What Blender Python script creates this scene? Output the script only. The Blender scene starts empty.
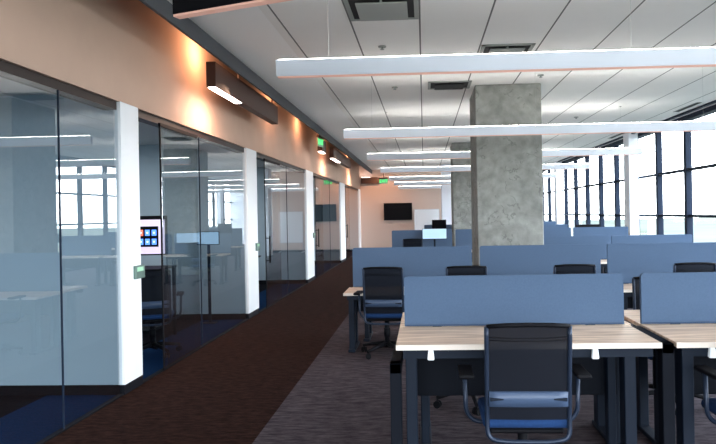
import bpy, bmesh, math, random
from mathutils import Vector, Matrix
R = math.radians
PI = math.pi
random.seed(4)
scn = bpy.context.scene
col = scn.collection

# ------------------------------------------------------------------ materials
def mat(name, color, rough=0.6, metal=0.0, spec=0.4, noise=0.0, nscale=30.0, bump=0.0, bscale=200.0,
        emit=None, estr=0.0, stretch=None, color2=None):
    m = bpy.data.materials.new(name); m.use_nodes = True
    nt = m.node_tree; b = nt.nodes['Principled BSDF']
    b.inputs['Base Color'].default_value = (*color, 1)
    b.inputs['Roughness'].default_value = rough
    b.inputs['Metallic'].default_value = metal
    b.inputs['Specular IOR Level'].default_value = spec
    if emit:
        b.inputs['Emission Color'].default_value = (*emit, 1)
        b.inputs['Emission Strength'].default_value = estr
    tc = nt.nodes.new('ShaderNodeTexCoord')
    mp = nt.nodes.new('ShaderNodeMapping')
    nt.links.new(tc.outputs['Object'], mp.inputs['Vector'])
    if stretch: mp.inputs['Scale'].default_value = stretch
    if noise > 0 or color2:
        n = nt.nodes.new('ShaderNodeTexNoise'); n.inputs['Scale'].default_value = nscale
        n.inputs['Detail'].default_value = 5
        nt.links.new(mp.outputs[0], n.inputs['Vector'])
        r = nt.nodes.new('ShaderNodeValToRGB')
        c2 = color2 or tuple(min(1, c * (1 + noise)) for c in color)
        c1 = color if color2 else tuple(c * (1 - noise) for c in color)
        r.color_ramp.elements[0].color = (*c1, 1); r.color_ramp.elements[0].position = 0.32
        r.color_ramp.elements[1].color = (*c2, 1); r.color_ramp.elements[1].position = 0.68
        nt.links.new(n.outputs['Fac'], r.inputs[0]); nt.links.new(r.outputs[0], b.inputs['Base Color'])
    if bump > 0:
        n2 = nt.nodes.new('ShaderNodeTexNoise'); n2.inputs['Scale'].default_value = bscale
        nt.links.new(mp.outputs[0], n2.inputs['Vector'])
        bp = nt.nodes.new('ShaderNodeBump'); bp.inputs['Strength'].default_value = bump
        bp.inputs['Distance'].default_value = 0.01
        nt.links.new(n2.outputs['Fac'], bp.inputs['Height']); nt.links.new(bp.outputs[0], b.inputs['Normal'])
    return m

def glass_mat(name, tint, refl=1.0, ior=1.6, rough=0.0):
    m = bpy.data.materials.new(name); m.use_nodes = True
    nt = m.node_tree; nt.nodes.clear()
    out = nt.nodes.new('ShaderNodeOutputMaterial')
    tr = nt.nodes.new('ShaderNodeBsdfTransparent'); tr.inputs[0].default_value = (*tint, 1)
    gl = nt.nodes.new('ShaderNodeBsdfGlossy'); gl.inputs['Roughness'].default_value = rough
    gl.inputs['Color'].default_value = (refl, refl, refl, 1)
    lw = nt.nodes.new('ShaderNodeLayerWeight'); lw.inputs['Blend'].default_value = 0.5
    pw = nt.nodes.new('ShaderNodeMath'); pw.operation = 'POWER'; pw.inputs[1].default_value = 4.0
    nt.links.new(lw.outputs['Facing'], pw.inputs[0])
    fr = nt.nodes.new('ShaderNodeMapRange'); fr.inputs[3].default_value = ior; fr.inputs[4].default_value = 1.0
    nt.links.new(pw.outputs[0], fr.inputs[0])
    mx = nt.nodes.new('ShaderNodeMixShader')
    nt.links.new(fr.outputs[0], mx.inputs[0]); nt.links.new(tr.outputs[0], mx.inputs[1])
    nt.links.new(gl.outputs[0], mx.inputs[2]); nt.links.new(mx.outputs[0], out.inputs[0])
    return m

def concrete_mat():
    m = mat('raw concrete', (0.25, 0.26, 0.25), rough=0.85)
    nt = m.node_tree; b = nt.nodes['Principled BSDF']
    tc = nt.nodes.new('ShaderNodeTexCoord')
    n1 = nt.nodes.new('ShaderNodeTexNoise'); n1.inputs['Scale'].default_value = 1.6; n1.inputs['Detail'].default_value = 8
    n1.inputs['Roughness'].default_value = 0.65; n1.inputs['Distortion'].default_value = 0.8
    n2 = nt.nodes.new('ShaderNodeTexNoise'); n2.inputs['Scale'].default_value = 9; n2.inputs['Detail'].default_value = 6
    for n in (n1, n2): nt.links.new(tc.outputs['Object'], n.inputs['Vector'])
    r1 = nt.nodes.new('ShaderNodeValToRGB')
    r1.color_ramp.elements[0].position = 0.30; r1.color_ramp.elements[0].color = (0.20, 0.205, 0.19, 1)
    r1.color_ramp.elements[1].position = 0.66; r1.color_ramp.elements[1].color = (0.33, 0.335, 0.31, 1)
    nt.links.new(n1.outputs['Fac'], r1.inputs[0])
    mx = nt.nodes.new('ShaderNodeMix'); mx.data_type = 'RGBA'; mx.blend_type = 'OVERLAY'
    mx.inputs[0].default_value = 0.6
    nt.links.new(r1.outputs[0], mx.inputs[6]); nt.links.new(n2.outputs['Color'], mx.inputs[7])
    bw = nt.nodes.new('ShaderNodeRGBToBW'); nt.links.new(n2.outputs['Color'], bw.inputs[0])
    nt.links.new(bw.outputs[0], mx.inputs[7])
    # trowel seams: thin lines of a distorted cell pattern, present only in patches
    dn = nt.nodes.new('ShaderNodeTexNoise'); dn.inputs['Scale'].default_value = 3.5; dn.inputs['Detail'].default_value = 4
    nt.links.new(tc.outputs['Object'], dn.inputs['Vector'])
    vm = nt.nodes.new('ShaderNodeMix'); vm.data_type = 'RGBA'; vm.blend_type = 'LINEAR_LIGHT'; vm.inputs[0].default_value = 0.5
    nt.links.new(tc.outputs['Object'], vm.inputs[6]); nt.links.new(dn.outputs['Color'], vm.inputs[7])
    vo = nt.nodes.new('ShaderNodeTexVoronoi'); vo.feature = 'DISTANCE_TO_EDGE'; vo.inputs['Scale'].default_value = 1.9
    nt.links.new(vm.outputs[2], vo.inputs['Vector'])
    lt = nt.nodes.new('ShaderNodeMath'); lt.operation = 'LESS_THAN'; lt.inputs[1].default_value = 0.022
    nt.links.new(vo.outputs['Distance'], lt.inputs[0])
    gt = nt.nodes.new('ShaderNodeMath'); gt.operation = 'GREATER_THAN'; gt.inputs[1].default_value = 0.49
    nt.links.new(n1.outputs['Fac'], gt.inputs[0])
    ml = nt.nodes.new('ShaderNodeMath'); ml.operation = 'MULTIPLY'; nt.links.new(lt.outputs[0], ml.inputs[0]); nt.links.new(gt.outputs[0], ml.inputs[1])
    m3 = nt.nodes.new('ShaderNodeMath'); m3.operation = 'MULTIPLY'; m3.inputs[1].default_value = 0.45; nt.links.new(ml.outputs[0], m3.inputs[0])
    fx = nt.nodes.new('ShaderNodeMix'); fx.data_type = 'RGBA'
    nt.links.new(m3.outputs[0], fx.inputs[0]); nt.links.new(mx.outputs[2], fx.inputs[6]); fx.inputs[7].default_value = (0.08, 0.085, 0.08, 1)
    nt.links.new(fx.outputs[2], b.inputs['Base Color'])
    bp = nt.nodes.new('ShaderNodeBump'); bp.inputs['Strength'].default_value = 0.25; bp.inputs['Distance'].default_value = 0.02
    nt.links.new(n2.outputs['Fac'], bp.inputs['Height']); nt.links.new(bp.outputs[0], b.inputs['Normal'])
    return m

TILE0, TILE = -1.374, 0.683
def ceiling_mat():
    m = mat('ceiling panels', (0.72, 0.71, 0.69), rough=0.9)
    nt = m.node_tree; b = nt.nodes['Principled BSDF']
    tc = nt.nodes.new('ShaderNodeTexCoord'); sp = nt.nodes.new('ShaderNodeSeparateXYZ')
    nt.links.new(tc.outputs['Object'], sp.inputs[0])
    def math_(op, a, bv):
        n = nt.nodes.new('ShaderNodeMath'); n.operation = op
        nt.links.new(a, n.inputs[0])
        if isinstance(bv, (int, float)): n.inputs[1].default_value = bv
        else: nt.links.new(bv, n.inputs[1])
        return n.outputs[0]
    x = math_('SUBTRACT', sp.outputs[0], TILE0 - TILE * 0.5)
    x = math_('DIVIDE', x, TILE)
    fr = math_('FRACT', x, 0)
    d = math_('SUBTRACT', fr, 0.5); d = math_('ABSOLUTE', d, 0)
    line = math_('LESS_THAN', d, 0.013)
    inside = math_('GREATER_THAN', sp.outputs[0], TILE0 - 0.1)
    line = math_('MULTIPLY', line, inside)
    n = nt.nodes.new('ShaderNodeTexNoise'); n.inputs['Scale'].default_value = 2.0; n.inputs['Detail'].default_value = 3
    nt.links.new(tc.outputs['Object'], n.inputs['Vector'])
    r = nt.nodes.new('ShaderNodeValToRGB')
    r.color_ramp.elements[0].color = (0.84, 0.825, 0.80, 1); r.color_ramp.elements[1].color = (0.90, 0.885, 0.86, 1)
    nt.links.new(n.outputs['Fac'], r.inputs[0])
    mx = nt.nodes.new('ShaderNodeMix'); mx.data_type = 'RGBA'
    nt.links.new(line, mx.inputs[0]); nt.links.new(r.outputs[0], mx.inputs[6])
    mx.inputs[7].default_value = (0.16, 0.16, 0.155, 1)
    # smooth painted border strip beside the office fronts
    mx2 = nt.nodes.new('ShaderNodeMix'); mx2.data_type = 'RGBA'
    nt.links.new(inside, mx2.inputs[0]); mx2.inputs[6].default_value = (0.96, 0.96, 0.95, 1)
    nt.links.new(mx.outputs[2], mx2.inputs[7])
    nt.links.new(mx2.outputs[2], b.inputs['Base Color'])
    return m

def wood_mat():
    m = mat('light oak laminate', (0.6, 0.45, 0.33), rough=0.45)
    nt = m.node_tree; b = nt.nodes['Principled BSDF']
    tc = nt.nodes.new('ShaderNodeTexCoord'); mp = nt.nodes.new('ShaderNodeMapping')
    mp.inputs['Scale'].default_value = (1.2, 14, 14)
    nt.links.new(tc.outputs['Object'], mp.inputs[0])
    n = nt.nodes.new('ShaderNodeTexNoise'); n.inputs['Scale'].default_value = 2.2; n.inputs['Detail'].default_value = 7
    n.inputs['Distortion'].default_value = 0.4
    nt.links.new(mp.outputs[0], n.inputs['Vector'])
    r = nt.nodes.new('ShaderNodeValToRGB')
    r.color_ramp.elements[0].position = 0.35; r.color_ramp.elements[0].color = (0.54, 0.37, 0.26, 1)
    r.color_ramp.elements[1].position = 0.62; r.color_ramp.elements[1].color = (0.86, 0.66, 0.50, 1)
    nt.links.new(n.outputs['Fac'], r.inputs[0]); nt.links.new(r.outputs[0], b.inputs['Base Color'])
    return m

def carpet(name, c1, c2, scale=7.0, stretch=(1, 3.0, 1)):
    m = mat(name, c1, rough=1.0, spec=0.05)
    nt = m.node_tree; b = nt.nodes['Principled BSDF']
    tc = nt.nodes.new('ShaderNodeTexCoord'); mp = nt.nodes.new('ShaderNodeMapping')
    mp.inputs['Scale'].default_value = stretch
    nt.links.new(tc.outputs['Object'], mp.inputs[0])
    n = nt.nodes.new('ShaderNodeTexNoise'); n.inputs['Scale'].default_value = scale; n.inputs['Detail'].default_value = 9
    n.inputs['Roughness'].default_value = 0.75
    nt.links.new(mp.outputs[0], n.inputs['Vector'])
    r = nt.nodes.new('ShaderNodeValToRGB')
    r.color_ramp.elements[0].position = 0.36; r.color_ramp.elements[0].color = (*c1, 1)
    r.color_ramp.elements[1].position = 0.64; r.color_ramp.elements[1].color = (*c2, 1)
    nt.links.new(n.outputs['Fac'], r.inputs[0]); nt.links.new(r.outputs[0], b.inputs['Base Color'])
    bp = nt.nodes.new('ShaderNodeBump'); bp.inputs['Strength'].default_value = 0.4; bp.inputs['Distance'].default_value = 0.01
    nt.links.new(n.outputs['Fac'], bp.inputs['Height']); nt.links.new(bp.outputs[0], b.inputs['Normal'])
    return m

def mesh_fabric():
    m = bpy.data.materials.new('black chair mesh'); m.use_nodes = True
    nt = m.node_tree; b = nt.nodes['Principled BSDF']; out = nt.nodes['Material Output']
    b.inputs['Base Color'].default_value = (0.003, 0.0045, 0.010, 1); b.inputs['Roughness'].default_value = 0.7
    b.inputs['Specular IOR Level'].default_value = 0.2
    tr = nt.nodes.new('ShaderNodeBsdfTransparent'); tr.inputs[0].default_value = (1, 1, 1, 1)
    mx = nt.nodes.new('ShaderNodeMixShader'); mx.inputs[0].default_value = 0.975
    nt.links.new(tr.outputs[0], mx.inputs[1]); nt.links.new(b.outputs[0], mx.inputs[2])
    nt.links.new(mx.outputs[0], out.inputs[0])
    return m

M = {}
M['white_wall'] = mat('white painted wall', (0.86, 0.88, 0.91), rough=0.8, bump=0.04)
M['cream_wall'] = mat('cream painted wall', (0.54, 0.375, 0.29), rough=0.85, bump=0.04, noise=0.03, nscale=3)
M['back_wall'] = mat('rose beige painted wall', (0.56, 0.44, 0.38), rough=0.85, bump=0.04)
M['office_wall'] = mat('cool pale office wall', (0.52, 0.60, 0.66), rough=0.8)
M['black_base'] = mat('black rubber base', (0.004, 0.004, 0.007), rough=0.7, spec=.15)
M['ceiling'] = ceiling_mat()
M['plain_ceiling'] = mat('plain ceiling', (0.6, 0.6, 0.6), rough=0.9)
M['fascia'] = mat('grey fascia', (0.085, 0.085, 0.095), rough=0.7)
M['brown_carpet'] = carpet('dark brown carpet', (0.010, 0.0040, 0.0030), (0.040, 0.0185, 0.0145), 9)
M['grey_carpet'] = carpet('grey patterned carpet', (0.028, 0.022, 0.027), (0.105, 0.085, 0.094), 6, (1, 4, 1))
M['blue_carpet'] = mat('blue carpet border', (0.006, 0.028, 0.085), rough=1.0, spec=0.05, noise=0.2, nscale=60)
M['office_carpet'] = mat('black office carpet', (0.008, 0.007, 0.010), rough=1.0, spec=0.05, noise=0.3, nscale=50)
M['concrete'] = concrete_mat()
M['glass'] = glass_mat('office glass', (0.74, 0.82, 0.86), refl=0.9, ior=0.22)
M['window_glass'] = glass_mat('facade glass', (0.93, 0.97, 1.0), refl=0.6, ior=0.05)
M['bronze'] = mat('dark bronze frame', (0.028, 0.015, 0.011), rough=0.5)
M['mullion'] = mat('dark blue grey mullion', (0.006, 0.014, 0.033), rough=0.6, spec=.2)
M['beam'] = mat('white enamel housing', (0.80, 0.85, 0.93), rough=0.5)
M['pink_lens'] = mat('warm lens', (0.60, 0.36, 0.30), rough=0.4, emit=(1, 0.55, 0.42), estr=0.25)
M['brown_box'] = mat('dark brown anodised', (0.060, 0.022, 0.013), rough=0.5)
M['lens'] = mat('lit warm white lens', (0.9, 0.8, 0.8), emit=(1.0, 0.80, 0.72), estr=14)
M['added_uplight'] = mat('uplight lens', (0.9, 0.9, 0.9), emit=(1.0, 0.97, 0.93), estr=24)  # glow added to brighten the ceiling
M['black'] = mat('matte black', (0.003, 0.003, 0.005), rough=0.6, spec=0.15)
M['screen_black'] = mat('black glass', (0.003, 0.003, 0.005), rough=0.5, spec=0.1)
M['teal_screen'] = mat('dark teal screen', (0.01, 0.05, 0.06), rough=0.15, emit=(0.05, 0.22, 0.26), estr=0.12)
M['steel'] = mat('charcoal blue steel', (0.005, 0.010, 0.021), rough=0.6, spec=0.2)
M['dark_steel'] = mat('black steel', (0.003, 0.0045, 0.009), rough=0.7, spec=0.15)
M['chrome'] = mat('brushed aluminium', (0.6, 0.62, 0.66), rough=0.3, metal=0.9)
M['grey_tube'] = mat('blue grey tube', (0.016, 0.026, 0.05), rough=0.35, metal=0.25)
M['lumbar'] = mat('silver lumbar', (0.055, 0.085, 0.15), rough=0.4)
M['seat'] = mat('navy seat fabric', (0.006, 0.036, 0.125), rough=0.9, noise=0.12, nscale=60)
M['chair_mesh'] = mesh_fabric()
M['screen'] = mat('heather blue felt', (0.081, 0.124, 0.200), rough=0.95, spec=0.05, noise=0.04, nscale=90, bump=0.15, bscale=500)
M['screen_edge'] = mat('dark felt edge', (0.035, 0.06, 0.11), rough=0.8)
M['wood'] = wood_mat()
M['wood_edge'] = mat('pale laminate edge', (0.85, 0.74, 0.64), rough=0.45)
M['glowing_white_plastic'] = mat('white plastic', (0.85, 0.88, 0.9), rough=0.35, emit=(0.9, 0.95, 1), estr=0.12)  # faint glow added to plastic that is no light source
M['pale_screen'] = mat('pale blue lit screen', (0.4, 0.55, 0.7), rough=0.2, emit=(0.40, 0.62, 0.85), estr=0.45)
M['lilac_screen'] = mat('lilac white lit screen', (0.5, 0.45, 0.55), rough=0.2, emit=(0.62, 0.52, 0.68), estr=0.85)
M['red_icon'] = mat('red tile', (0.6, 0.1, 0.06), emit=(1, 0.18, 0.12), estr=1.2)
M['blue_icon'] = mat('blue tile', (0.1, 0.2, 0.7), emit=(0.10, 0.28, 1.0), estr=1.2)
M['white_icon'] = mat('white dot', (0.8, 0.8, 0.9), emit=(0.8, 0.85, 1.0), estr=1.2)
M['green_glow'] = mat('green lit legend', (0.05, 0.5, 0.1), emit=(0.05, 0.85, 0.2), estr=1.6)
M['green_plate'] = mat('grey green plate', (0.13, 0.20, 0.17), rough=0.35, metal=0.4)
M['green_face'] = mat('pale green face', (0.35, 0.62, 0.42), rough=0.5)
M['vent'] = mat('grey vent', (0.30, 0.32, 0.30), rough=0.6)
M['vent_dark'] = mat('vent slot', (0.012, 0.012, 0.014), rough=0.8)
M['ledge'] = mat('pale ledge', (0.5, 0.52, 0.56), rough=0.7)
M['land'] = mat('hazy farmland', (0.100, 0.098, 0.066), rough=1.0, spec=0, color2=(0.135, 0.137, 0.115), nscale=0.004)

# ------------------------------------------------------------------ mesh helpers
def box(bm, x0, x1, y0, y1, z0, z1, bev=0.0, seg=2, mi=0):
    t = bmesh.new()
    bmesh.ops.create_cube(t, size=1)
    for v in t.verts:
        v.co = Vector(((x0 + x1) / 2 + v.co.x * (x1 - x0), (y0 + y1) / 2 + v.co.y * (y1 - y0), (z0 + z1) / 2 + v.co.z * (z1 - z0)))
    if bev > 0:
        bmesh.ops.bevel(t, geom=t.edges[:], offset=bev, segments=seg, affect='EDGES', profile=0.5)
    merge(bm, t, mi)

def merge(bm, t, mi=0, mtx=None):
    if mtx: bmesh.ops.transform(t, matrix=mtx, verts=t.verts)
    vm = {}
    for v in t.verts: vm[v] = bm.verts.new(v.co)
    for f in t.faces:
        try:
            nf = bm.faces.new([vm[v] for v in f.verts]); nf.material_index = mi; nf.smooth = f.smooth
        except ValueError: pass
    t.free()

def smooth_path(pts, r=0.05, n=5):
    """round the corners of a polyline"""
    pts = [Vector(p) for p in pts]
    out = [pts[0]]
    for i in range(1, len(pts) - 1):
        a, b, c = pts[i - 1], pts[i], pts[i + 1]
        d1 = (a - b); d2 = (c - b)
        rr = min(r, d1.length * .49, d2.length * .49)
        p = b + d1.normalized() * rr; q = b + d2.normalized() * rr
        for k in range(n + 1):
            t = k / n
            out.append(p.lerp(b, t).lerp(b.lerp(q, t), t))
    out.append(pts[-1])
    return out

def tube(bm, pts, rad, seg=10, mi=0, closed=False):
    pts = [Vector(p) for p in pts]
    rings = []
    N = len(pts)
    ref = None
    for i, p in enumerate(pts):
        if closed: d = (pts[(i + 1) % N] - pts[i - 1])
        elif i == 0: d = pts[1] - p
        elif i == N - 1: d = p - pts[i - 1]
        else: d = pts[i + 1] - pts[i - 1]
        d.normalize()
        if ref is None:
            ref = Vector((0, 0, 1)) if abs(d.z) < 0.9 else Vector((1, 0, 0))
        u = (ref - d * ref.dot(d)).normalized(); ref = u
        w = d.cross(u)
        rr = rad[i] if isinstance(rad, (list, tuple)) else rad
        rings.append([bm.verts.new(p + (u * math.cos(2 * PI * k / seg) + w * math.sin(2 * PI * k / seg)) * rr) for k in range(seg)])
    for i in range(N if closed else N - 1):
        a, b = rings[i], rings[(i + 1) % N]
        for k in range(seg):
            f = bm.faces.new((a[k], a[(k + 1) % seg], b[(k + 1) % seg], b[k])); f.smooth = True; f.material_index = mi
    if not closed:
        f = bm.faces.new(rings[0][::-1]); f.material_index = mi
        f = bm.faces.new(rings[-1]); f.material_index = mi

def cyl(bm, p0, p1, r, seg=16, mi=0):
    tube(bm, [p0, p1], r, seg, mi)

def obj(name, bm, mats, parent=None, loc=(0, 0, 0)):
    bmesh.ops.recalc_face_normals(bm, faces=bm.faces[:])
    me = bpy.data.meshes.new(name); bm.to_mesh(me); bm.free()
    for m in (mats if isinstance(mats, (list, tuple)) else [mats]): me.materials.append(m)
    o = bpy.data.objects.new(name, me); col.objects.link(o)
    o.location = loc
    if parent: o.parent = parent
    return o

def boxobj(name, ext, m, parent=None, bev=0.0, seg=2):
    bm = bmesh.new(); box(bm, *ext, bev=bev, seg=seg)
    return obj(name, bm, m, parent)

def tag(o, label=None, cat=None, group=None, kind=None):
    if label: o['label'] = label
    if cat: o['category'] = cat
    if group: o['group'] = group
    if kind: o['kind'] = kind
    return o

def thing(name, label, cat, loc=(0, 0, 0), rz=0, group=None):
    o = bpy.data.objects.new(name, None); col.objects.link(o)
    o.empty_display_size = 0.1
    o.location = loc; o.rotation_euler = (0, 0, rz)
    return tag(o, label, cat, group)

def struct(name, ext, m, label, cat, bev=0.0):
    return tag(boxobj(name, ext, m, bev=bev), label, cat, kind='structure')

def dup(root, loc, rz, label, group=None):
    r = root.copy(); col.objects.link(r); r.location = loc; r.rotation_euler = (0, 0, rz)
    r['label'] = label
    if group: r['group'] = group
    elif 'group' in r: del r['group']
    for ch in list(root.children):
        c = ch.copy(); col.objects.link(c); c.parent = r
        for g in list(ch.children):
            d = g.copy(); col.objects.link(d); d.parent = c
    return r

# ------------------------------------------------------------------ dimensions
H = 1.6                      # eye height
XW = -2.74                   # office front
XO = -6.4                    # far wall of the offices
XG = 5.5                     # facade glazing
CZ = 3.5                     # ceiling
YB = 25.9                    # back wall
YN = -5.0                    # glazed end behind the viewer
YF = 34.0
BX = -1.237                   # edge between brown and grey carpet
GT = 2.66                    # top of office glass

# ------------------------------------------------------------------ floor, ceiling
fl = struct('floor', (BX, XG + 0.3, YN, YF, -0.15, 0), M['grey_carpet'], 'grey patterned carpet under the desks', 'floor')
struct('floor.001', (XW - 0.02, BX, YN, YB, -0.15, 0), M['brown_carpet'], 'dark brown carpet of the corridor', 'floor')
struct('floor.002', (XW - 0.72, XW - 0.02, YN, YB, -0.15, 0), M['blue_carpet'], 'blue carpet border just inside the glass offices', 'floor')
struct('floor.003', (XO - 0.2, XW - 0.72, YN, YB, -0.15, 0), M['office_carpet'], 'black carpet inside the glass offices', 'floor')
struct('ceiling', (-2.21, XG + 0.3, YN, YF, CZ, CZ + 0.15), M['ceiling'], 'white panelled ceiling with long dark joints', 'ceiling')
struct('ceiling.001', (-2.76, -2.21, YN, YB, CZ + 0.25, CZ + 0.4), M['brown_box'], 'top of the recessed light slot along the office fronts', 'ceiling')
struct('ceiling.002', (XO, XW - 0.2, YN, YB, 2.74, 2.82), M['plain_ceiling'], 'low ceiling inside the glass offices', 'ceiling')
struct('trim_1', (-2.24, -2.21, YN, YB, 3.335, CZ + 0.3), M['fascia'], 'grey fascia strip between ceiling and light slot', 'trim')

# ------------------------------------------------------------------ left wall, dividers, office fronts
struct('wall_left', (XW - 0.2, XW, YN, YB, GT, CZ + 0.4), M['cream_wall'], 'cream wall band above the office glass', 'wall')
struct('wall_left.001', (XO - 0.2, XO, YN, YB, 0, 2.8), M['office_wall'], 'rear wall of the glass offices', 'wall')
posts = [(-2.6, -2.1), (5.342, 5.68), (9.206, 9.765), (13.94, 14.8), (19.64, 20.77), (25.3, YB)]
ordn = ['behind the viewer', 'nearest in view', 'second in view', 'third in view', 'fourth in view', 'last, at the back wall']
for (a, b), w in zip(posts, ordn):
    bm = bmesh.new(); box(bm, XO, XW - 0.02, a, b, 0.09, 2.78)
    o = obj('wall_divider', bm, M['office_wall']); tag(o, 'pale dividing wall between glass offices, ' + w, 'wall', kind='structure')
    bm = bmesh.new(); box(bm, XW - 0.06, XW + 0.004, a - 0.004, b, 0.09, GT + .002)
    o = obj('trim_2', bm, M['white_wall']); tag(o, 'white end post of the office dividing wall, ' + w, 'trim', kind='structure')
    bm = bmesh.new(); box(bm, XO, XW + 0.001, a - 0.012, b + .002, 0, 0.09)
    o = obj('baseboard_left', bm, M['black_base']); tag(o, 'black baseboard of the office dividing wall, ' + w, 'baseboard', kind='structure')

GX = XW - 0.022              # glass plane
def pull_handle(parent, y, z0, z1):
    bm = bmesh.new()
    x = GX + 0.07
    tube(bm, smooth_path([(GX, y, z0 + .04), (x, y, z0 + .04), (x, y, z0)], .01), .008, 8)
    cyl(bm, (x, y, z0), (x, y, z1), .014, 10)
    cyl(bm, (GX, y, z1 - .04), (x, y, z1 - .04), .008, 8)
    o = obj('pull_handle', bm, M['black'], parent); o['label'] = 'black vertical pull handle'
    return o

def front(n, y0, y1, door=None, seams=(), handle=None, opening=None):
    """glass office front from y0 to y1; opening = (a, b) clear gap, door = (a, b) leaf"""
    root = thing('window_%d' % n, 'full height glass office front, bay %s' % ['', 'nearest the viewer', 'with the open sliding door and monitor', 'with a long black door pull, third from the viewer', 'fourth from the viewer, a wall screen behind it', 'farthest, beside the back wall'][n], 'window', (0, 0, 0))
    root['kind'] = 'structure'
    bm = bmesh.new()
    box(bm, XW - 0.15, XW - 0.03, y0, y1, GT - 0.075, GT)
    obj('frame', bm, M['bronze'], root)
    boxobj('floor_track', (XW - 0.05, XW - 0.004, y0, y1, 0.0, 0.012), M['black_base'], root)
    segs = []
    cur = y0
    if opening:
        segs.append((opening[1], y1)) if opening[0] <= y0 + 0.01 else segs.append((y0, opening[0]))
    else: segs.append((y0, y1))
    if door:
        segs = [(door[1], y1)]
    for a, b in segs:
        cuts = [a] + [s for s in seams if a < s < b] + [b]
        for c0, c1 in zip(cuts[:-1], cuts[1:]):
            bm = bmesh.new()
            vs = [bm.verts.new(p) for p in ((GX, c0 + .004, .012), (GX, c1 - .004, .012), (GX, c1 - .004, GT - .075), (GX, c0 + .004, GT - .075))]
            bm.faces.new(vs)
            obj('glass_pane', bm, M['glass'], root)
        for s in cuts[1:-1]:
            boxobj('joint', (GX - .006, GX + .006, s - .005, s + .005, .012, GT - .075), M['mullion'], root)
    if door:
        d = thing('door_%d' % n, 'glass office door, ' + ['', '', 'standing slid open beside the monitor', 'third bay from the viewer', 'fourth bay from the viewer', 'farthest bay by the back wall'][n], 'door', (0, 0, 0))
        d['kind'] = 'structure'
        dx = GX + 0.035
        bm = bmesh.new()
        vs = [bm.verts.new(p) for p in ((dx, door[2] if len(door) > 2 else door[0], .02), (dx, door[3] if len(door) > 3 else door[1], .02), (dx, door[3] if len(door) > 3 else door[1], GT - .08), (dx, door[2] if len(door) > 2 else door[0], GT - .08))]
        bm.faces.new(vs); obj('door_leaf', bm, M['glass'], d)
        a = door[2] if len(door) > 2 else door[0]; b = door[3] if len(door) > 3 else door[1]
        bm = bmesh.new()
        box(bm, dx - .006, dx + .006, a, a + .02, .015, GT - .08)
        box(bm, dx - .012, dx + .012, a, b, GT - .11, GT - .075)
        obj('door_frame', bm, M['black'], d)
        if handle: pull_handle(d, handle if handle else a + .08, .78, 1.25)
    return root

front(1, -2.1, 5.342, seams=(1.2, 4.45))
front(2, 5.68, 9.206, door=(5.68, 6.3, 6.12, 7.15), seams=(7.3,), handle=None)
front(3, 9.765, 13.94, door=(9.765, 10.3, 10.2, 11.3), seams=(12.0,), handle=10.35)
front(4, 14.8, 19.64, door=(14.8, 15.05, 15.0, 16.1), seams=(17.5,), handle=15.2)
front(5, 20.77, 25.3, door=(20.77, 20.8, 20.8, 21.9), seams=(22.1,), handle=20.95)

# room plates on the end posts
for (a, b), z, w in zip(posts[1:4], (1.09, 1.1, 1.1), ('nearest', 'second', 'third')):
    r = thing('room_plate', 'small grey green door plate on the %s white post' % w, 'plate', (XW, 0, z))
    bm = bmesh.new(); box(bm, 0.0, 0.03, b - .15, b + .03, -.065, .06, bev=.004); obj('backplate', bm, M['green_plate'], r)
    bm = bmesh.new(); box(bm, 0.03, 0.034, b - .13, b - .01, .005, .045); obj('face', bm, M['green_face'], r)

# ------------------------------------------------------------------ back wall and ends
struct('wall_back', (XO, 1.15, YB, YB + 0.2, 0, CZ + 0.4), M['back_wall'], 'rose beige wall at the end of the corridor', 'wall')
struct('wall_back.001', (1.15, XG + .1, YF, YF + 0.2, 0, CZ), M['white_wall'], 'white wall at the far end of the open plan area', 'wall')
struct('wall_back.002', (0.95, 1.15, YB + .2, YF, 0, CZ), M['white_wall'], 'white return wall behind the end wall', 'wall')
struct('baseboard_back', (XW, 1.15, YB - 0.015, YB, 0, 0.09), M['black_base'], 'black baseboard of the end wall', 'baseboard')

# ------------------------------------------------------------------ facade on the right
def facade(name, horizontal_y=None):
    pass
root = thing('window_6', 'long glazed facade with dark mullions on the right', 'window'); root['kind'] = 'structure'
ys = []
y = 12.70
while y > YN + .3: y -= 1.53
y0 = y
while y0 < YF: ys.append(y0); y0 += 1.53
for yy in ys:
    o = boxobj('mullion', (XG - .07, XG + .06, yy - .058, yy + .058, 0.0, CZ), M['mullion'], root, bev=.006, seg=1)
bm = bmesh.new()
for z in (0.5, 1.44, 2.40): box(bm, XG - .05, XG + .05, YN, YF, z - .028, z + .028)
obj('transom', bm, M['mullion'], root)
bm = bmesh.new()
box(bm, XG - .11, XG + .09, YN, YF, CZ - .09, CZ)
box(bm, XG - .11, XG + .09, YN, YF, 0.0, .10)
obj('frame', bm, M['mullion'], root)
bm = bmesh.new()
vs = [bm.verts.new(p) for p in ((XG, YN, .1), (XG, YF, .1), (XG, YF, CZ - .09), (XG, YN, CZ - .09))]; bm.faces.new(vs)
obj('glass_pane', bm, M['window_glass'], root)
bm = bmesh.new()
box(bm, XG - .33, XG - .27, YN, YF, CZ - .035, CZ)
tag(obj('trim_3', bm, M['mullion']), 'dark blind pocket strip on the ceiling beside the facade', 'trim', kind='structure')

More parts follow.
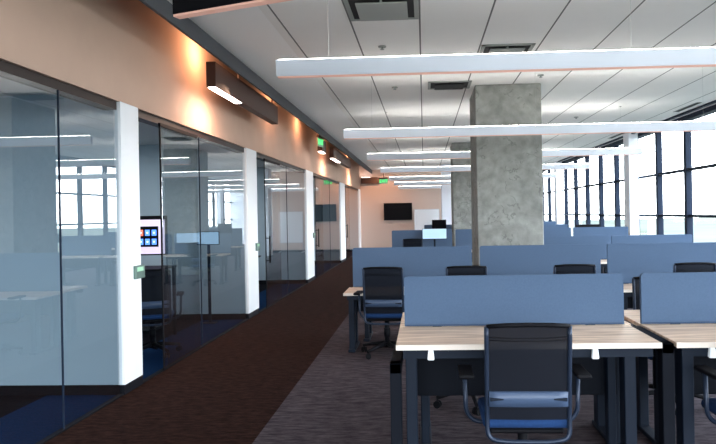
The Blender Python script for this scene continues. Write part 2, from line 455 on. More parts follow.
root = thing('window_7', 'glazed end wall with dark mullions behind the viewer', 'window'); root['kind'] = 'structure'
x = XW + .3
while x < XG:
    boxobj('mullion', (x - .07, x + .07, YN - .1, YN + .1, 0, CZ), M['mullion'], root); x += 1.53
bm = bmesh.new()
for z in (0.5, 1.44, 2.40): box(bm, XW, XG, YN - .05, YN + .05, z - .028, z + .028)
obj('transom', bm, M['mullion'], root)
bm = bmesh.new()
vs = [bm.verts.new(p) for p in ((XW, YN, 0), (XG, YN, 0), (XG, YN, CZ), (XW, YN, CZ))]; bm.faces.new(vs)
obj('glass_pane', bm, M['window_glass'], root)
struct('wall_near', (XO, XW, YN - .1, YN + .1, 0, CZ + .4), M['office_wall'], 'plain wall at the near end of the offices', 'wall')

for i, (a, b) in enumerate(((7.0, 7.4), (15.1, 15.5), (23.3, 23.7), (31.0, 31.4))):
    struct('wall_right', (5.1, 5.33, a, b, 0, CZ), M['white_wall'], 'white square pier beside the facade, ' + ['nearest', 'second', 'third', 'farthest'][i], 'pier', bev=.005)

# concrete columns
def column(x0, x1, y0, y1, m, label):
    bm = bmesh.new(); box(bm, x0, x1, y0, y1, 0, CZ, bev=.012, seg=1)
    o = obj('column', bm, m); tag(o, label, 'column', kind='structure'); return o
column(.795, 1.775, 9.0, 10.1, M['concrete'], 'large raw concrete column with stained patches, nearest')
column(.795, 1.775, 16.4, 17.4, M['concrete'], 'raw concrete column behind the nearest one')
column(.70, 1.16, 23.6, 24.1, M['beam'], 'white column near the end wall')

# land outside
bm = bmesh.new(); vs = [bm.verts.new(p) for p in ((-3000, -3000, -45), (3000, -3000, -45), (3000, 3000, -45), (-3000, 3000, -45))]; bm.faces.new(vs)
tag(obj('ground', bm, M['land']), 'hazy pale land far below outside the windows', 'ground', kind='structure')

# ------------------------------------------------------------------ suspended linear lights
def pendant(y, label, x0=-1.05, x1=4.03):
    r = thing('pendant_light', label, 'light', ((x0 + x1) / 2, y, 2.6), group=None)
    L = (x1 - x0) / 2
    bm = bmesh.new(); box(bm, -L, L, -.028, .028, 0.006, .125, bev=.004, seg=1); obj('housing', bm, M['beam'], r)
    bm = bmesh.new(); box(bm, -L + .01, L - .01, -.022, .022, 0, .007); obj('lens', bm, M['pink_lens'], r)
    bm = bmesh.new(); box(bm, -L + .02, L - .02, -.022, .022, .124, .128); obj('added_uplight_strip', bm, M['added_uplight'], r)  # glowing strip added on top of the bar to lift the ceiling
    for t in (-.85, 0.0, .85):
        bm = bmesh.new(); cyl(bm, (L * t, 0, .12), (L * t, 0, CZ - 2.6), .0009, 6)
        cyl(bm, (L * t, 0, CZ - 2.6 - .01), (L * t, 0, CZ - 2.6), .02, 10); obj('cable', bm, M['vent'], r)
    return r
pl = ['nearest', 'second', 'third', 'fourth', 'fifth', 'sixth', 'farthest']
for i, y in enumerate((4.32, 7.95, 11.2, 14.7, 18.4, 21.5, 25.0)):
    pendant(y, 'long slim white pendant light bar under the ceiling, %s from the viewer' % pl[i])
pendant(.72, 'long slim white pendant light bar overhead, reflected in the office glass')
pendant(-2.9, 'long slim white pendant light bar behind the viewer')
# black bar at top left
r = thing('pendant_light', 'black angled pendant light bar with a pink underside, top left', 'light', (-1.235, 2.94, 2.6), R(-19))
bm = bmesh.new(); box(bm, 0, 1.3, 0, .05, .010, .18, bev=.004, seg=1); obj('housing', bm, M['black'], r)
bm = bmesh.new(); box(bm, .005, 1.295, .003, .047, 0, .012); obj('lens', bm, M['pink_lens'], r)
for t in (.2, 1.1):
    bm = bmesh.new(); cyl(bm, (t, .025, .17), (t, .025, CZ - 2.6), .0009, 6); obj('cable', bm, M['chrome'], r)

# wall fixtures in the light slot
def slot_light(y0, y1, lens, label):
    r = thing('wall_light', label, 'light', (-2.40, y0, 3.08))
    L = y1 - y0
    bm = bmesh.new(); box(bm, -.055, .055, 0, L, 0.004, .29, bev=.004, seg=1); obj('housing', bm, M['brown_box'], r)
    bm = bmesh.new(); box(bm, -.042, .042, .03, lens, -.006, .006); obj('lens', bm, M['lens'], r)
    for t in (L * .35, L - .15):
        boxobj('hanger_rod', (-.008, .008, t - .008, t + .008, .28, CZ + .25 - 3.08), M['brown_box'], r)
    return r
slot_light(6.75, 9.68, 1.0, 'long brown box light over the second office front, nearest')
slot_light(15.7, 19.4, 1.3, 'brown box light over the fourth office front')
slot_light(13.9, 14.5, .5, 'short brown box light beside the green exit sign')
r = thing('wall_light', 'brown box light mounted high across the end wall', 'light', (-2.68, YB, 2.9))
bm = bmesh.new(); box(bm, 0, .8, -.25, -.13, 0, .27, bev=.004, seg=1); obj('housing', bm, M['brown_box'], r)
for t in (.1, .65): boxobj('bracket', (t, t + .04, -.13, 0, .1, .14), M['brown_box'], r)
bm = bmesh.new(); box(bm, .03, .4, -.24, -.14, .27, .275); obj('lens', bm, M['lens'], r)

# exit signs
def text_mesh(name, s, size, m, parent, loc, rot):
    cu = bpy.data.curves.new(name, 'FONT'); cu.body = s; cu.size = size; cu.extrude = .002
    cu.align_x = 'CENTER'; cu.align_y = 'CENTER'
    t = bpy.data.objects.new(name, cu); col.objects.link(t)
    bpy.context.view_layer.update()
    me = bpy.data.meshes.new_from_object(t.evaluated_get(bpy.context.evaluated_depsgraph_get()))
    bpy.data.objects.remove(t)
    me.materials.append(m)
    o = bpy.data.objects.new(name, me); col.objects.link(o); o.parent = parent; o.location = loc; o.rotation_euler = rot
    return o
def exit_sign(x, y, z, rz, top, label):
    r = thing('exit_sign', label, 'sign', (x, y, z), rz)
    
    bm = bmesh.new(); box(bm, -.17, .17, -.012, .012, -.10, .10, bev=.004, seg=1); obj('panel', bm, M['green_face'], r)
    bm = bmesh.new(); box(bm, -.18, .18, -.03, .03, .10, .15, bev=.004, seg=1)
    cyl(bm, (0, 0, .15), (0, 0, top - z), .01, 8); obj('mount', bm, M['brown_box'], r)
    text_mesh('lettering', 'EXIT', .17, M['green_glow'], r, (0, -.014, 0), (R(90), 0, 0))
    return r
exit_sign(-2.36, 13.75, 3.27, R(80), CZ + .25, 'green exit sign hanging in the light slot beside the brown lights')
exit_sign(-1.62, 24.4, 2.92, R(0), CZ, 'small green exit sign near the end wall')

# ------------------------------------------------------------------ ceiling diffusers
def diffuser(x0, x1, y0, y1, label, dark=False):
    r = thing('ceiling_vent', label, 'vent', ((x0 + x1) / 2, (y0 + y1) / 2, CZ))
    w, d = (x1 - x0) / 2, (y1 - y0) / 2
    bm = bmesh.new()
    for (a, b, c, e) in ((-w, w, -d, -d + .04), (-w, w, d - .04, d), (-w, -w + .04, -d, d), (w - .04, w, -d, d)):
        box(bm, a, b, c, e, -.012, 0)
    obj('frame', bm, M['vent'], r)
    bm = bmesh.new(); box(bm, -w + .04, w - .04, -d + .04, d - .04, -.004, .0); obj('backing', bm, M['vent_dark'], r)
    bm = bmesh.new(); box(bm, -w + .1, w - .1, -d + .09, d - .06, -.035, -.022, bev=.005, seg=1)
    box(bm, -.01, .01, -d + .09, d - .06, -.025, -.003)
    obj('panel', bm, M['vent'] if not dark else M['vent_dark'], r)
X = [TILE0 + TILE * k for k in range(12)]
diffuser(X[1] + .01, X[2] - .01, 5.22, 5.85, 'square grey ceiling air diffuser in front of the nearest light bar')
diffuser(X[3] + .02, X[4] - .06, 6.85, 7.4, 'grey ceiling air diffuser half hidden behind the nearest light bar')
diffuser(X[2] + .1, X[3] + .05, 8.7, 9.2, 'dark ceiling air diffuser left of the big concrete column', True)
diffuser(X[2] + .1, X[3] + .05, 13.9, 14.5, 'dark ceiling air diffuser left of the second concrete column', True)
for i, (a, b) in enumerate(((11.0, 12.0), (15.0, 16.2), (19.4, 20.6), (24, 25.2))):
    r = thing('slot_vent', 'narrow black slot vent in the ceiling beside the facade, ' + ['nearest', 'second', 'third', 'farthest'][i], 'vent', (4.98, a, CZ))
    bm = bmesh.new(); box(bm, -.04, .04, 0, b - a, -.004, 0); obj('slot', bm, M['vent_dark'], r)
    bm = bmesh.new(); box(bm, -.055, -.04, 0, b - a, -.008, 0); box(bm, .04, .055, 0, b - a, -.008, 0); obj('frame', bm, M['vent'], r)
def unproj_ceiling(px, py):
    hy = 213 - .018 * (px - 424)
    Y = (CZ - H) * 600 / (hy - py)
    return (px - 424) / 600 * Y, Y
for i, (px, py) in enumerate(((385, 46), (542, 76), (576, 118), (649, 123), (397, 87))):
    x_, y_ = unproj_ceiling(px, py)
    bm = bmesh.new(); cyl(bm, (0, 0, -.012), (0, 0, .03), .045, 16); cyl(bm, (0, 0, -.035), (0, 0, -.01), .012, 10); cyl(bm, (0, 0, -.038), (0, 0, -.034), .025, 10)
    o = obj('sprinkler', bm, M['vent'], loc=(x_, y_, CZ))
    tag(o, 'small round ceiling sprinkler ' + ['just beyond the square air diffuser', 'right of the big column top', 'toward the facade behind the nearest light bar', 'nearest the facade beside the slot vent', 'left of the big column behind the nearest light bar'][i], 'sprinkler')

# ------------------------------------------------------------------ desks
def make_desk(w, z, label, x, y, rz=0, paddle=True, end=None, simple=False):
    """origin on the floor in the middle; the user sits on -y; the screen stands at +y"""
    d = 0.55
    r = thing('desk', label, 'desk', (x, y, 0), rz)
    bm = bmesh.new(); box(bm, -w / 2, w / 2, -d / 2 + .004, d / 2, z - .028, z, bev=.002, seg=1); obj('desktop', bm, M['wood'], r)
    bm = bmesh.new(); box(bm, -w / 2, w / 2, -d / 2, -d / 2 + .006, z - .030, z + .0005); obj('edge_band', bm, M['wood_edge'], r)
    bm = bmesh.new()
    box(bm, -w / 2 + .04, w / 2 - .04, -d / 2 + .03, -d / 2 + .07, z - .085, z - .028)
    box(bm, -w / 2 + .04, w / 2 - .04, d / 2 - .07, d / 2 - .03, z - .085, z - .028)
    obj('rail', bm, M['steel'], r)
    for s in (-1, 1):
        lx = s * (w / 2 - (.085 if s < 0 else .16))
        bm = bmesh.new()
        box(bm, lx - .033, lx + .033, -d / 2 + .06, -d / 2 + .16, .03, z - .028, bev=.004, seg=1)
        box(bm, lx - .026, lx + .026, d / 2 - .14, d / 2 - .07, .03, z - .028, bev=.004, seg=1)
        box(bm, lx - .04, lx + .04, -d / 2 + .02, d / 2 - .02, .0, .035, bev=.006, seg=1)
        obj('leg', bm, M['steel'], r)
    bm = bmesh.new(); box(bm, -w / 2 + .1, w / 2 - .1, d / 2 - .06, d / 2 - .035, max(.40, z - .44), z - .085, bev=.003, seg=1); obj('modesty_panel', bm, M['dark_steel'], r)
    if paddle:
        for px in ((-w / 2 + .20), (w / 2 - .37)):
            bm = bmesh.new()
            t = bmesh.new(); bmesh.ops.create_cube(t, size=1)
            for v in t.verts:
                k = .014 if v.co.z > 0 else .020
                v.co = Vector((px + math.copysign(k, v.co.x), -d / 2 + .015 + v.co.y * .03, z - .060 + v.co.z * .058))
            bmesh.ops.bevel(t, geom=t.edges[:], offset=.004, segments=2, affect='EDGES')
            merge(bm, t); o = obj('control_paddle', bm, M['glowing_white_plastic'], r); o['label'] = 'white trapezoid control paddle under the front edge'
    if end is not None:
        for (ex, top, ew) in end:
            bm = bmesh.new(); box(bm, ex - ew, ex + ew, -d / 2 + .02, -d / 2 + .09, 0, top, bev=.004, seg=1)
            box(bm, ex - ew, ex + ew, -d / 2 + .02, d / 2 + .0, top - .06, top, bev=.004, seg=1)
            obj('end_frame', bm, M['dark_steel'], r)
    return r

def make_screen(x0, x1, y, zb, zt, label, t=0.028):
    w = (x1 - x0) / 2
    r = thing('privacy_screen', label, 'screen', ((x0 + x1) / 2, y, zb))
    bm = bmesh.new()
    h = zt - zb; rr = .025; pts = []
    for (cx, cz, a0) in ((-w + rr, h - rr, 180), (w - rr, h - rr, 90)):
        for k in range(7):
            a = R(a0 - 15 * k); pts.append((cx + rr * math.cos(a), cz + rr * math.sin(a)))
    pts += [(w, 0), (-w, 0)]
    f = [bm.verts.new((p[0], -t / 2, p[1])) for p in pts]; b = [bm.verts.new((p[0], t / 2, p[1])) for p in pts]
    bm.faces.new(f); bm.faces.new(b[::-1])
    n = len(pts)
    for i in range(n): bm.faces.new((f[i], f[(i + 1) % n], b[(i + 1) % n], b[i]))
    obj('panel', bm, M['screen'], r)
    bm = bmesh.new(); box(bm, -w + .01, w - .01, -t / 2 - .004, t / 2 + .004, 0, .012); obj('bottom_channel', bm, M['screen_edge'], r)
    for s in (-.7, .7):
        bm = bmesh.new(); box(bm, s * w - .03, s * w + .03, -.008, .008, -.09, 0); obj('bracket', bm, M['dark_steel'], r)
    return r

D = .55
rowlab = {1: 'front row', 2: 'second row', 3: 'third row', 4: 'fourth row', 5: 'fifth row', 6: 'sixth row'}
# front row
Z1 = .846; Y1 = 3.99
make_desk(1.50, Z1, 'long pale wood desk in the front row, nearest, behind the blue seated chair', -.175 + .75, Y1 - .012 - D / 2, end=[(-.755, .735, .033)])
make_desk(1.50, Z1, 'pale wood desk in the front row cut by the right edge of the picture', 1.405 + .75, Y1 - .012 - D / 2, end=[(-.75 - .040, .838, .034)])
make_screen(-.141, 1.294, Y1, .850, 1.18, 'blue felt screen standing on the nearest desk')
make_screen(1.407, 2.88, Y1, .850, 1.18, 'blue felt screen on the front row desk at the right edge')
make_desk(1.524, Z1, 'pale wood desk facing the viewer behind the nearest blue screen', -.175 + .762, Y1 + .02 + D / 2, PI, paddle=False)
make_desk(1.524, Z1, 'pale wood desk facing the viewer behind the right edge blue screen', 1.405 + .762, Y1 + .02 + D / 2, PI, paddle=False)
# second row
Z2 = .69; Y2 = 7.45
r2 = [(-.898, .58, 'left'), (.681, 2.15, 'middle'), (2.234, 3.7, 'right')]
for (a, b, w) in r2:
    make_desk(b - a + .02, Z2, 'pale wood desk of the second row, %s one, its chair pushed in' % w, (a + b) / 2 - .04, Y2 - .014 - D / 2, paddle=False)
    make_screen(a, b, Y2, Z2 + .004, 1.18, 'blue felt screen of the second row, %s one' % w)
    make_desk(b - a + .02, Z2, 'pale wood desk on the far side of the %s second row screen' % w, (a + b) / 2, Y2 + .02 + D / 2, PI, paddle=False)
# far rows
far = [(3, 11.0, [(1.9, 3.3), (3.38, 4.81)]), (4, 14.5, [(-.788, .67), (.75, 2.1), (2.2, 3.5), (3.56, 4.85)]), (5, 18.0, [(1.9, 3.0), (3.06, 4.25)]), (6, 23.0, [(2.2, 3.6), (3.66, 5.0)])]
side = {2: ['left', 'right'], 4: ['leftmost', 'second from left', 'third from left', 'rightmost']}
for n, y, segs in far:
    for (a, b), s in zip(segs, side[len(segs)]):
        make_desk(b - a, .70, 'pale wood desk far back in the %s, %s one' % (rowlab[n], s), (a + b) / 2, y - .014 - D / 2, paddle=False)
        make_screen(a, b, y, .704, 1.13 if n == 3 else 1.19, 'blue felt screen far back in the %s, %s one' % (rowlab[n], s))

# ------------------------------------------------------------------ chairs
def make_chair(label):
    """faces +y, back rest at -y side. origin on the floor under the seat"""
    r = thing('office_chair', label, 'chair')
    # seat
    bm = bmesh.new(); t = bmesh.new()
    box(t, -.235, .235, -.21, .25, .435, .495, bev=.028, seg=3)
    for v in t.verts: v.co.z += .015 * math.cos(v.co.x * 6) - (.02 if v.co.y > .18 else 0)
    for f in t.faces: f.smooth = True
    merge(bm, t); obj('seat', bm, M['seat'], r)
    bm = bmesh.new(); box(bm, -.20, .20, -.18, .2, .405, .437, bev=.01, seg=1); obj('seat_pan', bm, M['black'], r)
    # back: curved surface in y as function of z
    def by(z, x=0): return -.235 - .10 * max(0, (z - .5)) + .18 * x * x
    bm = bmesh.new()
    NX, NZ = 10, 12
    g = [[None] * (NX + 1) for _ in range(NZ + 1)]
    for j in range(NZ + 1):
        z = .50 + (1.0 - .50) * j / NZ
        for i in range(NX + 1):
            xx = (-.205 + .41 * i / NX)
            g[j][i] = bm.verts.new((xx, by(z, xx), z))
    for j in range(NZ):
        for i in range(NX):
            f = bm.faces.new((g[j][i], g[j][i + 1], g[j + 1][i + 1], g[j + 1][i])); f.smooth = True
    ob = obj('backrest', bm, M['chair_mesh'], r)
    # frame: side tubes down to a lower cross tube, upper rail
    bm = bmesh.new()
    zt = 1.0
    e = .215
    path = [(-e, by(zt, e), zt)] + [(-e, by(z, e), z) for z in (.9, .75, .6, .5)] + [(-e, by(.4, e) - .01, .40), (-.12, -.24, .385), (.12, -.24, .385), (e, by(.4, e) - .01, .40)] + [(e, by(z, e), z) for z in (.5, .6, .75, .9)] + [(e, by(zt, e), zt)]
    tube(bm, smooth_path(path, .05, 4), .0125, 10)
    obj('back_frame', bm, M['grey_tube'], r)
    bm = bmesh.new()
    pts = [(-e, by(zt, e), zt), (-.12, by(zt, .12), zt + .008), (0, by(zt), zt + .01), (.12, by(zt, .12), zt + .008), (e, by(zt, e), zt)]
    tube(bm, pts, .012, 10)
    for k in (.945, .93):
        tube(bm, [(-.2, by(k, .2) - .003, k), (-.1, by(k, .1) - .003, k - .006), (.1, by(k, .1) - .003, k - .006), (.2, by(k, .2) - .003, k)], .0022, 6)
    obj('top_rail', bm, M['black'], r)
    # lumbar band
    bm = bmesh.new()
    vs = []
    for i in range(9):
        xx = -.205 + .41 * i / 8
        yy = by(.6, xx) - .018
        vs.append([bm.verts.new((xx, yy, .575)), bm.verts.new((xx, yy, .655 - .006 * math.cos(xx * 7))), bm.verts.new((xx, yy + .01, .655)), bm.verts.new((xx, yy + .01, .575))])
    for a, b in zip(vs[:-1], vs[1:]):
        for k in range(4):
            f = bm.faces.new((a[k], a[(k + 1) % 4], b[(k + 1) % 4], b[k])); f.smooth = (k == 0)
    bm.faces.new(vs[0]); bm.faces.new(vs[-1][::-1])
    lb = obj('lumbar_support', bm, M['lumbar'], r)
    for s in (-1, 1):
        bm = bmesh.new(); t = bmesh.new(); box(t, -.035, .035, -.003, .003, -.010, .010, bev=.002, seg=1)
        for v in t.verts:
            if v.co.x * s < 0: v.co.z *= .35
        merge(bm, t, 0, Matrix.Translation((s * .165, by(.6, .165) - .021, .615))); obj('tab', bm, M['steel'], lb)
    # arms
    for s in (-1, 1):
        bm = bmesh.new()
        tube(bm, smooth_path([(s * .16, .02, .40), (s * .27, .02, .405), (s * .315, .02, .46), (s * .32, .02, .69)], .06, 5), .013, 10)
        ar = obj('armrest', bm, M['grey_tube'], r)
        bm = bmesh.new(); box(bm, s * .315 - .04, s * .315 + .04, -.16, .085, .69, .715, bev=.010, seg=2); obj('arm_pad', bm, M['black'], ar)
    # column + star base
    bm = bmesh.new(); cyl(bm, (0, 0, .10), (0, 0, .41), .028, 14); cyl(bm, (0, 0, .2), (0, 0, .3), .036, 14); obj('gas_column', bm, M['black'], r)
    bm = bmesh.new()
    cyl(bm, (0, 0, .085), (0, 0, .14), .05, 14)
    cas = []
    for k in range(5):
        a = 2 * PI * k / 5 + .3
        c, s_ = math.cos(a), math.sin(a)
        tube(bm, [(c * .03, s_ * .03, .12), (c * .18, s_ * .18, .105), (c * .31, s_ * .31, .080)], [.028, .021, .016], 8)
        cas.append((c * .30, s_ * .30))
    obj('star_base', bm, M['black'], r)
    for (cx, cy) in cas:
        bm = bmesh.new()
        a = math.atan2(cy, cx) + .8
        ux, uy = math.cos(a), math.sin(a)
        for q in (-.018, .018):
            cyl(bm, (cx + ux * (q - .008), cy + uy * (q - .008), .030), (cx + ux * (q + .008), cy + uy * (q + .008), .030), .030, 14)
        cyl(bm, (cx, cy, .03), (cx, cy, .085), .008, 8)
        obj('caster', bm, M['black'], r)
    return r

ch = make_chair('black mesh office chair with blue seat at the nearest desk, seen from behind')
ch.location = (.534, 3.42, 0); ch.rotation_euler = (0, 0, R(-1))
cs = [
    ((1.86, 3.39, 0), R(4), 'black office chair at the right edge, only its arm tube showing'),
    ((.36, 5.05, 0), R(186), 'black office chair behind the nearest desk, star base seen under it'),
    ((1.98, 4.98, 0), R(172), 'black office chair on the far side of the right edge desk, star base under it'),
    ((-.445, 6.83, 0), R(-4), 'black office chair with blue seat at the left desk of the second row'),
    ((.435, 6.82, 0), R(3), 'black chair top rail peeking over the left end of the nearest blue screen'),
    ((1.615, 6.82, 0), R(0), 'black chair top rail peeking over the middle of the nearest blue screen'),
    ((2.89, 6.82, 0), R(0), 'black chair top showing over the right edge blue screen'),
    ((-.28, 13.9, 0), R(2), 'black chair far back before the leftmost fourth row screen'),
    ((3.1, 17.45, 0), R(2), 'black chair far back before the fifth row screens'),
]
for l, a, lab in cs: dup(ch, l, a, lab)

# ------------------------------------------------------------------ screens and office contents
def wall_tv(x, y, z, w, h, m, label, name='television', rz=0):
    r = thing(name, label, 'television', (x, y, z), rz)
    bm = bmesh.new(); box(bm, -w / 2, w / 2, -.05, 0, -h / 2, h / 2, bev=.006, seg=1); obj('casing', bm, M['black'], r)
    bm = bmesh.new(); box(bm, -w / 2 + .015, w / 2 - .015, -.053, -.049, -h / 2 + .02, h / 2 - .015); obj('display', bm, m, r)
    bm = bmesh.new(); box(bm, -.15, .15, 0, .04, -.12, .12); obj('wall_mount', bm, M['black'], r)
    return r
wall_tv(-1.12, YB - .04, 1.68, 1.22, .74, M['screen_black'], 'black flat television on the end wall')
wall_tv(-3.62, 19.9 - .05, 1.56, 1.0, .52, M['teal_screen'], 'teal lit television inside the fourth glass office')

def monitor(x, y, zdesk, zc, w, h, m, label, rz=0):
    r = thing('monitor', label, 'monitor', (x, y, zdesk), rz)
    bm = bmesh.new(); box(bm, -w / 2, w / 2, -.01, .015, zc - zdesk - h / 2, zc - zdesk + h / 2, bev=.004, seg=1); obj('casing', bm, M['black'], r)
    bm = bmesh.new(); box(bm, -w / 2 + .008, w / 2 - .008, -.013, -.009, zc - zdesk - h / 2 + .01, zc - zdesk + h / 2 - .008); obj('display', bm, m, r)
    bm = bmesh.new(); box(bm, -.02, .02, .01, .03, 0, zc - zdesk); box(bm, -.1, .1, -.07, .08, 0, .012, bev=.003, seg=1); obj('stand', bm, M['steel'], r)
    return r
monitor(.24, 14.27, .70, 1.10, .58, .25, M['pale_screen'], 'pale blue lit monitor on the leftmost fourth row desk')

monitor(3.98, 14.80, .70, 1.13, .58, .24, M['screen_black'], 'black monitor with a white dot on its back over the far right rows', PI)
mo = bpy.data.objects['monitor.002'] if 'monitor.002' in bpy.data.objects else None
lm = [o for o in bpy.data.objects if o.get('label', '').startswith('black monitor with a white dot')][0]
make_desk(1.29, .70, 'pale wood desk facing the viewer behind the rightmost fourth row screen', 4.205, 14.5 + .02 + D / 2, PI, paddle=False)
bm = bmesh.new(); cyl(bm, (0, .015, .44), (0, .020, .44), .022, 14); o = obj('logo', bm, M['glowing_white_plastic'], lm); o['label'] = 'round white mark'
make_desk(1.3, .70, 'pale wood desk far back in the fifth row, left of the big column', .62, 18.0 - .014 - D / 2, paddle=False)
make_screen(.0, 1.27, 18.0, .704, 1.24, 'blue felt screen far back in the fifth row, left of the big column')
monitor(.44, 17.75, .70, 1.24, .42, .30, M['screen_black'], 'black monitor far back left of the big column')
# mobile whiteboard by the end wall
r = thing('whiteboard', 'white mobile board standing by the end wall right of the television', 'whiteboard', (.12, 25.2, 0))
bm = bmesh.new(); box(bm, -.5, .5, -.015, .015, .45, 1.74, bev=.004, seg=1); obj('board', bm, M['white_wall'], r)
bm = bmesh.new(); box(bm, -.52, .52, -.02, .02, 1.735, 1.76); box(bm, -.52, .52, -.03, .02, .43, .455)
for s in (-1, 1):
    box(bm, s * .51 - .012, s * .51 + .012, -.02, .02, .05, 1.76); box(bm, s * .51 - .02, s * .51 + .02, -.28, .28, .03, .07)
obj('frame', bm, M['chrome'], r)
for s in (-1, 1):
    for q in (-.25, .25):
        bm = bmesh.new(); cyl(bm, (s * .51 - .012, q, .02), (s * .51 + .012, q, .02), .02, 12); obj('caster', bm, M['black'], r)

# open sliding door office: display on cart, table, chair
r = thing('video_display', 'lilac lit display with six coloured tiles inside the second glass office', 'display', (-4.18, 8.35, 0))
bm = bmesh.new(); box(bm, -.53, .53, 0, .05, 1.07, 1.63, bev=.005, seg=1); obj('casing', bm, M['black'], r)
bm = bmesh.new(); box(bm, -.51, .51, -.004, .0, 1.09, 1.575); obj('display', bm, M['lilac_screen'], r)
bm = bmesh.new(); box(bm, .09, .42, -.012, -.004, 1.19, 1.48); pn = obj('window_panel', bm, M['screen_black'], r)
for j in range(2):
    for i in range(3):
        cx, cz = .170 + .096 * i, 1.39 - .127 * j
        bm = bmesh.new(); box(bm, cx - .034, cx + .034, -.016, -.012, cz - .042, cz + .042, bev=.002, seg=1)
        obj('tile', bm, M['red_icon'] if (i == 0 and j == 0) else M['blue_icon'], pn)
        bm = bmesh.new(); box(bm, cx - .011, cx + .011, -.018, -.016, cz - .011, cz + .011); obj('dot', bm, M['white_icon'], pn)
bm = bmesh.new(); box(bm, -.04, .04, .05, .1, .03, 1.3); box(bm, -.35, .35, -.2, .25, 0, .04, bev=.006, seg=1); obj('stand', bm, M['black'], r)

r = thing('office_table', 'black framed table inside the second glass office', 'table', (-3.82, 7.75, 0))
bm = bmesh.new(); box(bm, -.75, .42, -.35, .35, .92, .945, bev=.003, seg=1); obj('tabletop', bm, M['black'], r)
for (lx, ly) in ((-.72, -.32), (.39, -.32), (-.72, .32), (.39, .32)):
    bm = bmesh.new(); box(bm, lx - .018, lx + .018, ly - .018, ly + .018, 0, .92); obj('leg', bm, M['black'], r)
bm = bmesh.new(); box(bm, -.72, .40, -.33, -.31, .62, .64); obj('stretcher', bm, M['black'], r)
c = dup(ch, (-3.2, 6.9, 0), R(20), 'black office chair inside the second glass office, before the lit display')
monitor(-3.25, 8.9, .0, 1.28, .34, .2, M['pale_screen'], 'small pale lit panel on a slim stand, built for a reflection in the second office glass')  # glowing panel in place of a monitor reflected in the glass

# a few chairs and a table in the third office
r = thing('office_table', 'dark meeting table inside the third glass office', 'table', (-4.4, 12.1, 0))
bm = bmesh.new(); box(bm, -1.0, .8, -.6, .6, .71, .74, bev=.004, seg=1); obj('tabletop', bm, M['wood'], r)
for lx in (-.7, .5):
    bm = bmesh.new(); box(bm, lx - .04, lx + .04, -.05, .05, .03, .71); box(bm, lx - .05, lx + .05, -.4, .4, 0, .03, bev=.005, seg=1); obj('leg', bm, M['steel'], r)
dup(ch, (-4.0, 11.1, 0), 0, 'black office chair inside the third glass office, near side of the table')
dup(ch, (-4.0, 13.1, 0), PI, 'black office chair inside the third glass office, far side of the table')

# ------------------------------------------------------------------ light
w = bpy.data.worlds.new('sky'); scn.world = w; w.use_nodes = True
nt = w.node_tree; bg = nt.nodes['Background']
tc = nt.nodes.new('ShaderNodeTexCoord'); sp = nt.nodes.new('ShaderNodeSeparateXYZ'); rp = nt.nodes.new('ShaderNodeValToRGB')
nt.links.new(tc.outputs['Generated'], sp.inputs[0]); 
mr = nt.nodes.new('ShaderNodeMapRange'); mr.inputs[1].default_value = -1; mr.inputs[2].default_value = 1
nt.links.new(sp.outputs[2], mr.inputs[0]); nt.links.new(mr.outputs[0], rp.inputs[0])
e = rp.color_ramp.elements
e[0].position = 0.0; e[0].color = (0.5, 0.52, 0.5, 1)
e[1].position = 1.0; e[1].color = (0.50, 0.70, 1.0, 1)
x = rp.color_ramp.elements.new(0.49); x.color = (0.82, 0.86, 0.85, 1)
x = rp.color_ramp.elements.new(0.52); x.color = (0.96, 0.98, 1.0, 1)
x = rp.color_ramp.elements.new(0.68); x.color = (0.80, 0.90, 1.0, 1)
nt.links.new(rp.outputs[0], bg.inputs[0]); bg.inputs[1].default_value = 11.0

def area(name, loc, rot, sx, sy, power, color, portal=False):
    l = bpy.data.lights.new(name, 'AREA'); l.shape = 'RECTANGLE'; l.size = sx; l.size_y = sy; l.energy = power; l.color = color
    if portal: l.cycles.is_portal = True
    o = bpy.data.objects.new(name, l); col.objects.link(o); o.location = loc; o.rotation_euler = rot
    return o
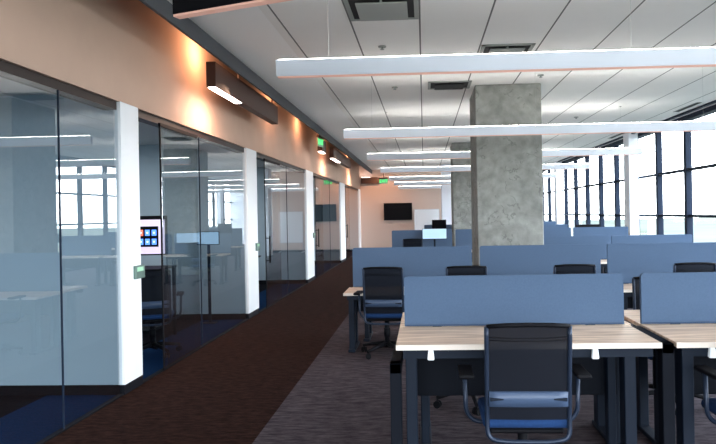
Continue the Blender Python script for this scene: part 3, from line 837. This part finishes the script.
# portals guide sky light through the glazing
area('portal_side', (XG + .2, (YN + YF) / 2, CZ / 2), (0, R(90), 0), CZ, YF - YN, 1, (1, 1, 1), True)
area('portal_near', ((XW + XG) / 2, YN - .2, CZ / 2), (R(90), 0, 0), XG - XW, CZ, 1, (1, 1, 1), True)
def spot(name, loc, target, power, color, ang, blend=.8, size=.04):
    l = bpy.data.lights.new(name, 'SPOT'); l.energy = power; l.color = color; l.spot_size = R(ang); l.spot_blend = blend; l.shadow_soft_size = size
    o = bpy.data.objects.new(name, l); col.objects.link(o); o.location = loc
    o.rotation_euler = (Vector(target) - Vector(loc)).to_track_quat('-Z', 'Y').to_euler()
    return o
warm = (1.0, .50, .27)
for (y, p) in ((1.6, 60), (7.4, 16), (11.8, 12), (17.2, 12), (23.0, 12)):
    area('office_fill_light', (-4.4, y, 2.70), (0, 0, 0), 1.2, .3, p, (.85, .95, 1.0))  # added fill to brighten the office walls, no fitting is modelled
for (y, p) in ((7.15, 22), (10.6, 12), (13.0, 12), (16.2, 18), (21.5, 14)):
    l = bpy.data.lights.new('slot_lamp', 'POINT'); l.energy = p; l.color = warm; l.shadow_soft_size = .08
    o = bpy.data.objects.new('slot_lamp', l); col.objects.link(o); o.location = (-2.48, y, 3.58)
for y in (-2.0, 7.3, 16.2, 22.0):
    spot('wash_spot', (-2.36, y, 3.06), (-2.9, y, 2.35), 85, (1.0, .60, .40), 160, 1.0, .25)
spot('wall_spot', (-1.9, 24.6, 3.3), (-1.7, YB, 2.0), 60, warm, 110)

# ------------------------------------------------------------------ camera
cam = bpy.data.cameras.new('camera'); co = bpy.data.objects.new('camera', cam); col.objects.link(co)
cam.sensor_width = 36; cam.lens = 600 * 36 / 716
cam.shift_x = -42 / 716; cam.shift_y = -8.6 / 716
cam.clip_start = .05; cam.clip_end = 5000
co.matrix_world = Matrix.Translation((0, 0, H)) @ Matrix.Rotation(math.atan(24 / 600), 4, 'Z') @ Matrix.Rotation(R(90), 4, 'X') @ Matrix.Rotation(-.018, 4, 'Z')
scn.camera = co
scn.view_settings.view_transform = 'Standard'
scn.view_settings.look = 'Medium High Contrast' if False else 'None'
scn.view_settings.exposure = 0.46
scn.cycles.max_bounces = 10
scn.cycles.diffuse_bounces = 6
scn.cycles.transparent_max_bounces = 24
